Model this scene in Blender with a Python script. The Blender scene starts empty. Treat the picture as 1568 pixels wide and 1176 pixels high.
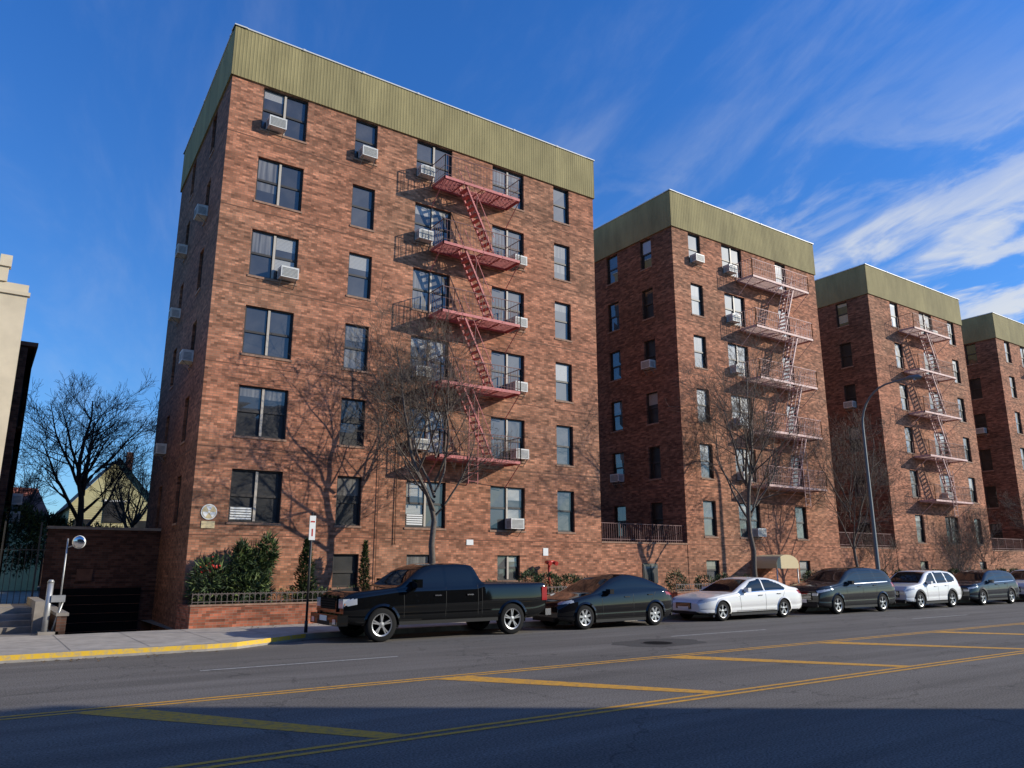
import bpy, math, random
from mathutils import Vector
R=math.radians
scene=bpy.context.scene
rnd=random.Random(7)

# ---------------------------------------------------------------- materials
def newmat(name):
    m=bpy.data.materials.new(name); m.use_nodes=True
    nt=m.node_tree; b=nt.nodes['Principled BSDF']
    return m,nt,b
def N(nt,t,**k):
    n=nt.nodes.new(t)
    for a,v in k.items():
        if a.startswith('_'): setattr(n,a[1:],v)
        else: n.inputs[a.replace('__',' ')].default_value=v
    return n
def mat(name,col,rough=.6,metal=0,coat=0,noise=0,nscale=3,spec=None,bump=0,bscale=40,sl=None):
    m,nt,b=newmat(name)
    b.inputs['Base Color'].default_value=(*col,1)
    b.inputs['Roughness'].default_value=rough
    b.inputs['Metallic'].default_value=metal
    b.inputs['Coat Weight'].default_value=coat
    b.inputs['Coat Roughness'].default_value=.03
    if sl is not None: b.inputs['Specular IOR Level'].default_value=sl
    if spec is not None: b.inputs['IOR'].default_value=spec
    if noise or bump: g=N(nt,'ShaderNodeNewGeometry')
    if noise:
        n=N(nt,'ShaderNodeTexNoise',Scale=nscale,Detail=4.0,Roughness=.65)
        nt.links.new(g.outputs['Position'],n.inputs['Vector'])
        mr=N(nt,'ShaderNodeMapRange'); mr.inputs[1].default_value=.3; mr.inputs[2].default_value=.7
        mr.inputs[3].default_value=1-noise; mr.inputs[4].default_value=1+noise
        nt.links.new(n.outputs[0],mr.inputs[0])
        mx=N(nt,'ShaderNodeMix',_data_type='RGBA',_blend_type='MULTIPLY'); mx.inputs[0].default_value=1
        mx.inputs[6].default_value=(*col,1); nt.links.new(mr.outputs[0],mx.inputs[7])
        nt.links.new(mx.outputs[2],b.inputs['Base Color'])
    return m
def math_(nt,op,a,b=None):
    n=N(nt,'ShaderNodeMath',_operation=op)
    for i,x in enumerate((a,b)):
        if x is None: continue
        if isinstance(x,(int,float)): n.inputs[i].default_value=x
        else: nt.links.new(x,n.inputs[i])
    return n.outputs[0]

def brickmat(name,c1,c2,mortar,patch=.3):
    m,nt,b=newmat(name)
    g=N(nt,'ShaderNodeNewGeometry'); s=N(nt,'ShaderNodeSeparateXYZ'); nt.links.new(g.outputs['Position'],s.inputs[0])
    u=math_(nt,'ADD',s.outputs[0],s.outputs[1])
    cb=N(nt,'ShaderNodeCombineXYZ'); nt.links.new(u,cb.inputs[0]); nt.links.new(s.outputs[2],cb.inputs[1])
    br=N(nt,'ShaderNodeTexBrick',Scale=1.0); br.inputs['Brick Width'].default_value=.215; br.inputs['Row Height'].default_value=.078
    br.inputs['Mortar Size'].default_value=.008; br.inputs['Mortar Smooth'].default_value=.2; br.inputs['Bias'].default_value=-.1
    br.inputs['Color1'].default_value=(*c1,1); br.inputs['Color2'].default_value=(*c2,1); br.inputs['Mortar'].default_value=(*mortar,1)
    nt.links.new(cb.outputs[0],br.inputs['Vector'])
    mp=N(nt,'ShaderNodeMapping'); mp.inputs['Scale'].default_value=(.3,.8,1); nt.links.new(cb.outputs[0],mp.inputs[0])
    n1=N(nt,'ShaderNodeTexNoise',Scale=1.0,Detail=4.0,Roughness=.65); nt.links.new(mp.outputs[0],n1.inputs['Vector'])
    mr=N(nt,'ShaderNodeMapRange'); mr.inputs[1].default_value=.3; mr.inputs[2].default_value=.72; mr.inputs[3].default_value=1-patch; mr.inputs[4].default_value=1+patch*.8
    nt.links.new(n1.outputs[0],mr.inputs[0])
    row=math_(nt,'FLOOR',math_(nt,'MULTIPLY',s.outputs[2],1/.078))
    off=math_(nt,'MULTIPLY',math_(nt,'MODULO',math_(nt,'ABSOLUTE',row),2.0),.5)
    col=math_(nt,'FLOOR',math_(nt,'ADD',math_(nt,'MULTIPLY',u,1/.215),off))
    cc=N(nt,'ShaderNodeCombineXYZ'); nt.links.new(col,cc.inputs[0]); nt.links.new(row,cc.inputs[1])
    wn=N(nt,'ShaderNodeTexWhiteNoise',_noise_dimensions='2D'); nt.links.new(cc.outputs[0],wn.inputs['Vector'])
    mr2=N(nt,'ShaderNodeMapRange'); mr2.inputs[3].default_value=.58; mr2.inputs[4].default_value=1.3; nt.links.new(wn.outputs[0],mr2.inputs[0])
    wr_=N(nt,'ShaderNodeTexWhiteNoise',_noise_dimensions='1D'); nt.links.new(row,wr_.inputs['W'])
    mr5=N(nt,'ShaderNodeMapRange'); mr5.inputs[3].default_value=.85; mr5.inputs[4].default_value=1.1; nt.links.new(wr_.outputs[0],mr5.inputs[0])
    p=math_(nt,'MULTIPLY',math_(nt,'MULTIPLY',mr.outputs[0],mr5.outputs[0]),mr2.outputs[0])
    mx=N(nt,'ShaderNodeMix',_data_type='RGBA',_blend_type='MULTIPLY'); mx.inputs[0].default_value=1
    nt.links.new(br.outputs[0],mx.inputs[6]); nt.links.new(p,mx.inputs[7])
    n4=N(nt,'ShaderNodeTexNoise',Scale=.22,Detail=3.0); nt.links.new(cb.outputs[0],n4.inputs['Vector'])
    mr4=N(nt,'ShaderNodeMapRange'); mr4.inputs[1].default_value=.4; mr4.inputs[2].default_value=.65; mr4.inputs[4].default_value=.6; nt.links.new(n4.outputs[0],mr4.inputs[0])
    mx2=N(nt,'ShaderNodeMix',_data_type='RGBA',_blend_type='MULTIPLY'); nt.links.new(mr4.outputs[0],mx2.inputs[0])
    nt.links.new(mx.outputs[2],mx2.inputs[6]); mx2.inputs[7].default_value=(.80,1.0,1.03,1)
    nt.links.new(mx2.outputs[2],b.inputs['Base Color'])
    b.inputs['Roughness'].default_value=.9; b.inputs['Specular IOR Level'].default_value=.2
    return m

def bandmat(name,col):
    m,nt,b=newmat(name)
    g=N(nt,'ShaderNodeNewGeometry'); s=N(nt,'ShaderNodeSeparateXYZ'); nt.links.new(g.outputs['Position'],s.inputs[0])
    u=math_(nt,'ADD',s.outputs[0],s.outputs[1])
    cb=N(nt,'ShaderNodeCombineXYZ'); nt.links.new(math_(nt,'MULTIPLY',u,1.3),cb.inputs[0]); nt.links.new(math_(nt,'MULTIPLY',s.outputs[2],.35),cb.inputs[1])
    n=N(nt,'ShaderNodeTexNoise',Scale=1.0,Detail=5.0,Roughness=.65); nt.links.new(cb.outputs[0],n.inputs['Vector'])
    r=N(nt,'ShaderNodeMapRange'); nt.links.new(n.outputs[0],r.inputs[0])
    for i,v in zip((1,2,3,4),(.3,.7,.76,1.18)): r.inputs[i].default_value=v
    mx=N(nt,'ShaderNodeMix',_data_type='RGBA',_blend_type='MULTIPLY'); mx.inputs[0].default_value=1
    mx.inputs[6].default_value=(*col,1); nt.links.new(r.outputs[0],mx.inputs[7]); nt.links.new(mx.outputs[2],b.inputs['Base Color'])
    b.inputs['Roughness'].default_value=.8; b.inputs['Specular IOR Level'].default_value=.2
    return m

def asphaltmat():
    m,nt,b=newmat('asphalt')
    g=N(nt,'ShaderNodeNewGeometry')
    def no(scale,sc=(1,1,1),det=4,ro=.6):
        mp=N(nt,'ShaderNodeMapping'); mp.inputs['Scale'].default_value=sc; nt.links.new(g.outputs['Position'],mp.inputs[0])
        n=N(nt,'ShaderNodeTexNoise',Scale=scale,Detail=float(det),Roughness=ro); nt.links.new(mp.outputs[0],n.inputs['Vector']); return n.outputs[0]
    def rg(x,a,b_,c,d):
        r=N(nt,'ShaderNodeMapRange'); nt.links.new(x,r.inputs[0])
        for i,v in zip((1,2,3,4),(a,b_,c,d)): r.inputs[i].default_value=v
        return r.outputs[0]
    f=rg(no(38,det=3),.3,.7,.35,1.65)
    l=rg(no(.6,(.25,1,1)),.3,.7,.82,1.18)
    st=rg(no(1.1,(.05,1.6,1),3),.35,.65,.84,1.1)
    p=math_(nt,'MULTIPLY',f,l); p=math_(nt,'MULTIPLY',p,st)
    vo=N(nt,'ShaderNodeTexVoronoi',Scale=.22,_feature='DISTANCE_TO_EDGE')
    wv=N(nt,'ShaderNodeTexNoise',Scale=1.5,Detail=4.0); nt.links.new(g.outputs['Position'],wv.inputs['Vector'])
    va=N(nt,'ShaderNodeVectorMath',_operation='ADD'); nt.links.new(g.outputs['Position'],va.inputs[0]); nt.links.new(wv.outputs['Color'],va.inputs[1])
    nt.links.new(va.outputs[0],vo.inputs['Vector'])
    cr=rg(vo.outputs['Distance'],.0,.006,.6,1); p=math_(nt,'MULTIPLY',p,cr)
    mx=N(nt,'ShaderNodeMix',_data_type='RGBA',_blend_type='MULTIPLY'); mx.inputs[0].default_value=1
    mx.inputs[6].default_value=(.15,.135,.118,1); nt.links.new(p,mx.inputs[7]); nt.links.new(mx.outputs[2],b.inputs['Base Color'])
    b.inputs['Roughness'].default_value=.92; b.inputs['Specular IOR Level'].default_value=.25
    bp=N(nt,'ShaderNodeBump',Strength=.35,Distance=.01); nt.links.new(no(90,det=1),bp.inputs['Height']); nt.links.new(bp.outputs[0],b.inputs['Normal'])
    return m

def wornpaint(name,col,under=(.12,.12,.12)):
    m,nt,b=newmat(name)
    g=N(nt,'ShaderNodeNewGeometry')
    n=N(nt,'ShaderNodeTexNoise',Scale=9.0,Detail=6.0,Roughness=.75); nt.links.new(g.outputs['Position'],n.inputs['Vector'])
    r=N(nt,'ShaderNodeMapRange'); nt.links.new(n.outputs[0],r.inputs[0]); r.inputs[1].default_value=.48; r.inputs[2].default_value=.62
    mx=N(nt,'ShaderNodeMix',_data_type='RGBA'); nt.links.new(r.outputs[0],mx.inputs[0]); mx.inputs[6].default_value=(*col,1); mx.inputs[7].default_value=tuple(col[i]*.4+under[i]*.6 for i in range(3))+(1,)
    nt.links.new(mx.outputs[2],b.inputs['Base Color']); b.inputs['Roughness'].default_value=.8
    return m

def panemat(name,kind):
    m,nt,b=newmat(name)
    b.inputs['Coat Weight'].default_value=1; b.inputs['Coat Roughness'].default_value=.015; b.inputs['Coat IOR'].default_value=1.7
    b.inputs['Roughness'].default_value=.5
    g=N(nt,'ShaderNodeNewGeometry'); s=N(nt,'ShaderNodeSeparateXYZ'); nt.links.new(g.outputs['Position'],s.inputs[0])
    if kind=='dark': 
        n=N(nt,'ShaderNodeTexNoise',Scale=1.3,Detail=2.0); nt.links.new(g.outputs['Position'],n.inputs['Vector'])
        r=N(nt,'ShaderNodeValToRGB'); r.color_ramp.elements[0].position=.45; r.color_ramp.elements[0].color=(.005,.005,.005,1); r.color_ramp.elements[1].position=.72; r.color_ramp.elements[1].color=(.035,.03,.025,1)
        nt.links.new(n.outputs[0],r.inputs[0]); nt.links.new(r.outputs[0],b.inputs['Base Color'])
    elif kind=='blind':
        w=math_(nt,'MULTIPLY',s.outputs[2],1/.05); w=math_(nt,'FRACT',w); r=N(nt,'ShaderNodeMapRange'); nt.links.new(w,r.inputs[0]); r.inputs[3].default_value=.14; r.inputs[4].default_value=.46
        c=N(nt,'ShaderNodeCombineColor'); 
        for i,k in enumerate((1,.95,.83)): nt.links.new(math_(nt,'MULTIPLY',r.outputs[0],k),c.inputs[i])
        nt.links.new(c.outputs[0],b.inputs['Base Color'])
    else:
        u=math_(nt,'ADD',s.outputs[0],s.outputs[1]); cb=N(nt,'ShaderNodeCombineXYZ'); nt.links.new(math_(nt,'MULTIPLY',u,9.0),cb.inputs[0]); nt.links.new(math_(nt,'MULTIPLY',s.outputs[2],.4),cb.inputs[1])
        n=N(nt,'ShaderNodeTexNoise',Scale=1.0,Detail=2.0); nt.links.new(cb.outputs[0],n.inputs['Vector'])
        r=N(nt,'ShaderNodeValToRGB'); r.color_ramp.elements[0].position=.35; r.color_ramp.elements[0].color=(.04,.036,.032,1); r.color_ramp.elements[1].position=.65; r.color_ramp.elements[1].color=(.18,.165,.14,1)
        nt.links.new(n.outputs[0],r.inputs[0]); nt.links.new(r.outputs[0],b.inputs['Base Color'])
    return m

M={}
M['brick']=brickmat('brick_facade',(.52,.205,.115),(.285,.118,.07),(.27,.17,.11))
M['brick_side_shade']=brickmat('brick_facade_shaded',(.30,.118,.066),(.17,.07,.043),(.17,.11,.075))  # facade brick darkened in colour to deepen the shade on side walls
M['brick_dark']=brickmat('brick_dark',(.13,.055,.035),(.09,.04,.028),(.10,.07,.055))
M['brick_wall']=brickmat('brick_planter',(.42,.13,.07),(.28,.095,.055),(.25,.17,.12))
M['band']=bandmat('olive_metal_panel',(.30,.25,.118))
M['band2']=bandmat('olive_metal_panel_alt',(.272,.227,.108))
M['coping']=mat('metal_coping',(.6,.6,.57),.5)
M['joint']=mat('brick_joint',(.15,.07,.042),.9,noise=.3)
M['sill']=mat('brick_sill',(.30,.175,.115),.9,noise=.3,nscale=6)
M['frame']=mat('bronze_window_frame',(.03,.024,.019),.5)
M['framel']=mat('light_window_frame',(.46,.40,.32),.5)
M['g']=panemat('window_glass','dark'); M['gb']=panemat('window_blind','blind'); M['gc']=panemat('window_curtain','curtain')
M['ac']=mat('ac_casing',(.62,.6,.55),.5,noise=.15,nscale=8)
M['acd']=mat('ac_grille',(.16,.16,.15),.6)
M['fe']=mat('fire_escape_red',(.50,.13,.115),.6,noise=.3,nscale=6)
M['fer']=mat('fire_escape_rail',(.12,.04,.036),.6,noise=.2,nscale=6)
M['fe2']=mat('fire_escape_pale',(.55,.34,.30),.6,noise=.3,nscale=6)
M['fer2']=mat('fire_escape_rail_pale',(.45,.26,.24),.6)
M['asphalt']=asphaltmat()
M['conc']=mat('concrete_sidewalk',(.38,.335,.28),.9,noise=.24,nscale=2.5)
M['conc2']=mat('concrete_old',(.25,.22,.185),.9,noise=.3,nscale=2)
M['kerb']=mat('kerb_stone',(.3,.275,.24),.85,noise=.2,nscale=5)
M['yk']=wornpaint('kerb_yellow',(.72,.45,.03),(.3,.29,.27))
M['yl']=wornpaint('road_yellow',(.66,.32,.025))
M['wl']=wornpaint('road_white',(.42,.41,.38))
M['soil']=mat('soil',(.07,.05,.035),.95,noise=.4,nscale=6)
M['land']=mat('land',(.14,.13,.11),.95,noise=.3,nscale=.5)
M['iron']=mat('black_iron',(.015,.015,.015),.5)
M['steel']=mat('galvanised_steel',(.42,.42,.41),.45,metal=.6,noise=.15,nscale=5)
M['fencep']=mat('fence_paint',(.14,.11,.10),.5)
M['lampgrey']=mat('lamp_pole_paint',(.16,.17,.17),.5,metal=.2)
M['white']=mat('white_paint',(.75,.75,.72),.5)
M['black']=mat('matt_black',(.008,.008,.008),.8,sl=.1)
M['red']=mat('red_paint',(.45,.03,.02),.4)
M['beige']=mat('beige_stucco',(.66,.55,.38),.9,noise=.12,nscale=1)
M['tan']=mat('awning_tan',(.6,.48,.27),.8)
M['bark']=mat('bark',(.12,.095,.075),.9,noise=.35,nscale=12)
M['twig']=mat('twigs',(.11,.082,.062),.9)
M['barkd']=mat('bark_dark',(.05,.038,.03),.9)
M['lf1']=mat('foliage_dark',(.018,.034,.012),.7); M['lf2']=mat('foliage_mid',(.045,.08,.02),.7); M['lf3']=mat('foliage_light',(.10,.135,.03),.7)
M['leaf']=mat('dry_leaf',(.17,.10,.04),.9)
M['tire']=mat('tire_rubber',(.015,.015,.015),.9,sl=.2)
M['rim']=mat('alloy_rim',(.38,.38,.38),.35,metal=.7)
M['cglass']=mat('car_glass',(.006,.007,.008),.03,spec=1.5)
M['chrome']=mat('chrome',(.65,.65,.66),.12,metal=1)
M['lens']=mat('headlight_lens',(.4,.42,.45),.1,coat=1)
M['amber']=mat('amber_lens',(.6,.25,.05),.2,coat=1)
M['tail']=mat('tail_lens',(.35,.01,.01),.15,coat=1)
M['plastic']=mat('black_plastic',(.016,.016,.016),.6,sl=.25)
M['rust']=mat('rusty_cover',(.06,.05,.045),.7,noise=.3,nscale=20)
M['patch']=mat('asphalt_patch',(.085,.078,.07),.9,noise=.3,nscale=20,sl=.2)
M['siding']=mat('green_siding',(.46,.42,.22),.9,noise=.1)
M['roofr']=mat('red_roof',(.25,.08,.05),.9,noise=.3)

# ---------------------------------------------------------------- mesh builder
class MB:
    def __init__(s): s.V=[];s.F=[];s.M=[];s.S=[]
    def v(s,c): s.V.append(tuple(c)); return len(s.V)-1
    def f(s,ix,m=0,sm=False): s.F.append(tuple(ix)); s.M.append(m); s.S.append(sm)
    def quad(s,a,b,c,d,m=0,sm=False): s.f([s.v(a),s.v(b),s.v(c),s.v(d)],m,sm)
    def box(s,x0,x1,y0,y1,z0,z1,m=0,fr=None):
        P=[(x,y,z) for z in(z0,z1) for y in(y0,y1) for x in(x0,x1)]
        if fr: P=[fr(*p) for p in P]
        i=[s.v(p) for p in P]
        for q in((0,2,3,1),(4,5,7,6),(0,1,5,4),(2,6,7,3),(0,4,6,2),(1,3,7,5)): s.f([i[k] for k in q],m)
    def tube(s,p0,p1,r0,r1=None,n=6,m=0,cap=True,sm=True):
        if r1 is None:r1=r0
        p0=Vector(p0);p1=Vector(p1);d=p1-p0
        if d.length<1e-6:return
        d.normalize(); a=Vector((0,0,1)) if abs(d.z)<.9 else Vector((1,0,0))
        x=d.cross(a).normalized(); y=d.cross(x)
        A=[];B=[]
        for k in range(n):
            t=2*math.pi*(k+.5)/n; o=x*math.cos(t)+y*math.sin(t)
            A.append(s.v(p0+o*r0)); B.append(s.v(p1+o*r1))
        for k in range(n):
            j=(k+1)%n; s.f([A[k],A[j],B[j],B[k]],m,sm and n>4)
        if cap: s.f(A[::-1],m); s.f(B,m)
    def path(s,pts,rad,n=5,m=0):
        rings=[]
        for i,p in enumerate(pts):
            p=Vector(p); d=(Vector(pts[min(i+1,len(pts)-1)])-Vector(pts[max(i-1,0)])).normalized()
            a=Vector((0,0,1)) if abs(d.z)<.8 else Vector((1,0,0))
            x=d.cross(a).normalized(); y=d.cross(x); r=rad[i]
            rings.append([s.v(p+x*math.cos(2*math.pi*k/n)*r+y*math.sin(2*math.pi*k/n)*r) for k in range(n)])
        for a,b in zip(rings,rings[1:]):
            for k in range(n): s.f([a[k],a[(k+1)%n],b[(k+1)%n],b[k]],m,True)
    def obj(s,name,mats,parent=None):
        me=bpy.data.meshes.new(name); me.from_pydata(s.V,[],s.F)
        for mm in mats: me.materials.append(M[mm] if isinstance(mm,str) else mm)
        me.polygons.foreach_set('material_index',s.M); me.polygons.foreach_set('use_smooth',s.S); me.update()
        o=bpy.data.objects.new(name,me); scene.collection.objects.link(o)
        if parent: o.parent=parent
        return o
def empty(name,loc=(0,0,0)):
    e=bpy.data.objects.new(name,None); e.empty_display_size=.5; scene.collection.objects.link(e); return e
def Fr(ox,oy,ux,uy,nx,ny):
    l=math.hypot(ux,uy); ux/=l;uy/=l; l=math.hypot(nx,ny); nx/=l;ny/=l
    return lambda u,w,z:(ox+ux*u+nx*w,oy+uy*u+ny*w,z)

def facade(mb,fr,u0,u1,z0,z1,ops,depth,m=0):
    us=sorted({u0,u1,*[o[0] for o in ops],*[o[1] for o in ops]}); zs=sorted({z0,z1,*[o[2] for o in ops],*[o[3] for o in ops]})
    for a,b in zip(us,us[1:]):
        for c,d in zip(zs,zs[1:]):
            cu=(a+b)/2;cz=(c+d)/2
            if any(o[0]<cu<o[1] and o[2]<cz<o[3] for o in ops): continue
            mb.quad(fr(a,0,c),fr(b,0,c),fr(b,0,d),fr(a,0,d),m)
    for o in ops:
        a,b,c,d=o[:4]
        for p,q in(((a,c),(b,c)),((b,c),(b,d)),((b,d),(a,d)),((a,d),(a,c))):
            mb.quad(fr(p[0],0,p[1]),fr(q[0],0,q[1]),fr(q[0],-depth,q[1]),fr(p[0],-depth,p[1]),m)
WM=['frame','framel','g','gb','gc','sill']
def window(mb,fr,a,b,c,d,bays,style=0):
    D=.17
    mb.box(a-.04,b+.04,-D+.03,.03,c-.075,c-.003,5,fr)
    fm=0; fw=.05
    mb.box(a,b,-D,-.09,c,c+fw,fm,fr); mb.box(a,b,-D,-.09,d-fw,d,fm,fr)
    mb.box(a,a+fw,-D,-.09,c+fw,d-fw,fm,fr); mb.box(b-fw,b,-D,-.09,c+fw,d-fw,fm,fr)
    bw=(b-a-2*fw)/bays; wq=rnd.random()
    for k in range(bays):
        x0=a+fw+bw*k;x1=x0+bw
        if k>0: mb.box(x0-.04,x0+.04,-D,-.075,c+fw,d-fw,1 if bays==2 and style!=2 else 0,fr)
        l=x0+(.04 if k else 0); r=x1-(.04 if k<bays-1 else 0); mid=(c+d)/2+rnd.choice([0,0,0,0,-.05,.02])
        mb.box(l,r,-D+.01,-.11,mid-.028,mid+.028,0,fr)
        q=wq if rnd.random()<.6 else rnd.random()
        if q<.60: U,L=2,2
        elif q<.78: U,L=3,2
        elif q<.82: U,L=3,3
        elif q<.88: U,L=4,4
        else: U,L=4,2
        for (z0,z1,mt,w) in((mid+.028,d-fw,U,-.13),(c+fw,mid-.028,L,-.15)):
            j=lambda:rnd.uniform(-.008,.008)
            W4=[w+j() for _ in range(4)]
            if mt!=2 and rnd.random()<.6:
                t=rnd.uniform(.2,.8); zm=z0+(z1-z0)*t
                wl=W4[0]+(W4[3]-W4[0])*t; wr2=W4[1]+(W4[2]-W4[1])*t
                mb.quad(fr(l,W4[0],z0),fr(r,W4[1],z0),fr(r,wr2,zm),fr(l,wl,zm),2); mb.quad(fr(l,wl,zm),fr(r,wr2,zm),fr(r,W4[2],z1),fr(l,W4[3],z1),mt)
            else: mb.quad(fr(l,W4[0],z0),fr(r,W4[1],z0),fr(r,W4[2],z1),fr(l,W4[3],z1),mt)
            t=.022
            mb.box(l,r,w-.006,w+.016,z0,z0+t,0,fr); mb.box(l,l+t,w-.006,w+.014,z0+t,z1,0,fr); mb.box(r-t,r,w-.006,w+.014,z0+t,z1,0,fr)
def acunit(mb,fr,uc,z,w=.62,h=.4,p=.36):
    a=uc-w/2;b=uc+w/2
    mb.box(a,b,-.08,p,z,z+h,0,fr)
    for k in range(7):
        zz=z+.04+k*(h-.08)/7; mb.box(a+.04,b-.04,p,p+.006,zz,zz+.026,1,fr)
    for k in range(6):
        zz=z+.05+k*(h-.08)/7; mb.box(a-.004,a,.05,p-.05,zz,zz+.02,1,fr)
    mb.tube(fr(a+.06,.0,z-.28),fr(a+.06,p-.04,z),.012,n=4,m=1); mb.tube(fr(b-.06,.0,z-.28),fr(b-.06,p-.04,z),.012,n=4,m=1)

def fire_escape(par,fr,u0,u1,levels,ut,ub,mats,proj=1.1,lad=None):
    mb=MB()
    for li,z in enumerate(levels):
        w0=.05;w1=proj
        for (a,b,c,d) in((u0,u1,w1-.04,w1),(u0,u1,w0,w0+.04),(u0,u0+.04,w0,w1),(u1-.04,u1,w0,w1)):
            mb.box(a,b,c,d,z-.11,z+.0,0,fr)
        lo,hi=min(ut,ub),max(ut,ub); ho=(lo,lo+(hi-lo)*.75) if ut<ub else (hi-(hi-lo)*.75,hi)
        k=0; w=w0+.07
        while w<w1-.05:
            if w>.5 and li>0:
                mb.box(u0+.04,ho[0],w,w+.055,z-.035,z-.01,0,fr); mb.box(ho[1],u1-.04,w,w+.055,z-.035,z-.01,0,fr)
            else: mb.box(u0+.04,u1-.04,w,w+.055,z-.035,z-.01,0,fr)
            w+=.09
        for q in range(1,4):
            uu=u0+(u1-u0)*q/4; mb.box(uu-.02,uu+.02,w0,w1,z-.075,z-.04,0,fr)
        for uu in(u0+.03,u1-.03,(u0+u1)/2):
            mb.tube(fr(uu,0,z-.95),fr(uu,w1-.05,z-.1),.018,n=4,m=0)
        H=.92
        def rail(p,q):
            P=Vector(p);Q=Vector(q);L=(Q-P).length
            for hz,rr in((H,.018),(H*.5,.009),(.1,.009)):
                o=Vector((0,0,hz)); mb.tube(P+o,Q+o,rr,n=4,m=1)
            n=max(2,int(L/.15))
            for i in range(n+1):
                t=P.lerp(Q,i/n); mb.tube(t,t+Vector((0,0,H)),.008 if 0<i<n else .02,n=4,m=1,cap=False)
        rail(fr(u0+.02,w1-.02,z),fr(u1-.02,w1-.02,z)); rail(fr(u0+.02,w0,z),fr(u0+.02,w1-.02,z)); rail(fr(u1-.02,w0,z),fr(u1-.02,w1-.02,z))
        if li>0:
            zb=levels[li-1]
            for ww in(w1-.58,w1-.1):
                mb.tube(fr(ut,ww,z),fr(ub,ww,zb),.045,n=4,m=0)
                mb.tube(fr(ut,ww,z+.75),fr(ub,ww,zb+.75),.016,n=4,m=0)
                for t in(.15,.4,.65,.9): 
                    uu=ut+(ub-ut)*t; zz=z+(zb-z)*t; mb.tube(fr(uu,ww,zz),fr(uu,ww,zz+.75),.011,n=4,m=1)
            n=12
            for i in range(1,n):
                t=i/n; uu=ut+(ub-ut)*t; zz=z+(zb-z)*t
                mb.box(uu-.1,uu+.1,w1-.58,w1-.1,zz-.015,zz+.015,0,fr)
    if lad is not None:
        z=levels[0]
        for du in(-.2,.2): mb.tube(fr(lad+du,proj+.03,z-1.0),fr(lad+du,proj+.03,z+1.9),.018,n=4,m=0)
        for i in range(9): mb.tube(fr(lad-.2,proj+.03,z-.9+i*.3),fr(lad+.2,proj+.03,z-.9+i*.3),.012,n=4,m=0)
    return mb.obj('fire_escape',mats,par)

FY=25.2; FL=2.765; WT=4.90; WH=1.69; ROOF=20.72; BB=18.76
def band(par,pts,z0,z1):
    mb=MB(); n=len(pts)
    for i in range(n):
        a=Vector(pts[i]);b=Vector(pts[(i+1)%n]); d=b-a; L=d.length; d.normalize(); nn=Vector((d.y,-d.x))
        fr=Fr(a.x,a.y,d.x,d.y,nn.x,nn.y)
        u=-.06; st=.125
        prof=[]
        while u<L+.06:
            prof+= [(u,.062),(u+st*.5,.062),(u+st*.66,.068),(u+st*.84,.068)]; u+=st
        prof=[(min(p[0],L+.06),p[1]) for p in prof]
        for p,q in zip(prof,prof[1:]):
            if q[0]-p[0]<1e-5: continue
            mi=int((p[0]+7*i)//2.4)%2
            mb.quad(fr(p[0],p[1],z0),fr(q[0],q[1],z0),fr(q[0],q[1],z1),fr(p[0],p[1],z1),mi)
        mb.quad(fr(-.06,.0,z0),fr(L+.06,.0,z0),fr(L+.06,.07,z0),fr(-.06,.07,z0),0)
        mb.box(-.11,L+.11,-.35,.10,z1+.003,z1+.05,2,fr)
        j=2.4
        while j<L:
            mb.box(j,j+.1,.03,.115,z1-.01,z1+.06,2,fr); j+=2.4
    o=mb.obj('roof_band',['band','band2','coping'],par)
def building(name,x0,x1,skew,depth,cols,sidecols,acs,acside,basecols,brick='brick',zbase=-1.6,style=0,nl=6):
    e=empty(name)
    front=Fr(x0,FY,1,0,0,-1)
    side=Fr(x0,FY,skew,depth,-depth,skew); SL=math.hypot(skew,depth)
    P=[(x0,FY),(x1,FY),(x1,FY+depth),(x0+skew,FY+depth)]
    mb=MB(); wb=MB(); ab=MB(); jb=MB()
    ops=[];so=[]
    for (a,b,n) in cols:
        for k in range(nl):
            zt=WT+FL*k; ops.append((a-x0,b-x0,zt-WH,zt,n))
    for (a,b,z0,z1) in basecols: ops.append((a-x0,b-x0,z0,z1,2 if b-a>1 else 1))
    for (a,b) in sidecols:
        for k in range(nl):
            zt=WT+FL*k-.05; so.append((a-FY,b-FY,zt-WH+.1,zt,1))
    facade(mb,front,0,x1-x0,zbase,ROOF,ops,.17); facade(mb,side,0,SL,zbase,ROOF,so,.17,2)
    a,b,c,d=[Vector(p) for p in P]
    mb.quad((b.x,b.y,zbase),(c.x,c.y,zbase),(c.x,c.y,ROOF),(b.x,b.y,ROOF)); mb.quad((c.x,c.y,zbase),(d.x,d.y,zbase),(d.x,d.y,ROOF),(c.x,c.y,ROOF))
    mb.quad((a.x,a.y,ROOF-.5),(b.x,b.y,ROOF-.5),(c.x,c.y,ROOF-.5),(d.x,d.y,ROOF-.5),1)
    mb.obj('walls',[brick,'conc2','brick_side_shade'],e)
    for o in ops: window(wb,front,*o,style=style)
    for o in so: window(wb,side,*o,style=2)
    wb.obj('windows',WM,e)
    for (u,lv) in acs: acunit(ab,front,u-x0,WT+FL*(lv-1)-WH+.05)
    for (u,lv) in acside: acunit(ab,side,u-FY,WT+FL*(lv-1)-WH+.1)
    ab.obj('air_conditioners',['ac','acd'],e)
    for k in range(nl):
        z=WT+FL*k-WH-.42
        jb.box(.0,x1-x0,-.02,.006,z,z+.03,0,front); jb.box(.0,SL,-.02,.006,z,z+.03,0,side)
    jb.obj('brick_joints',['joint'],e)
    band(e,P,BB,ROOF)
    return e,front,side
LV=[WT+FL*k-WH-.18 for k in range(1,6)]

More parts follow.
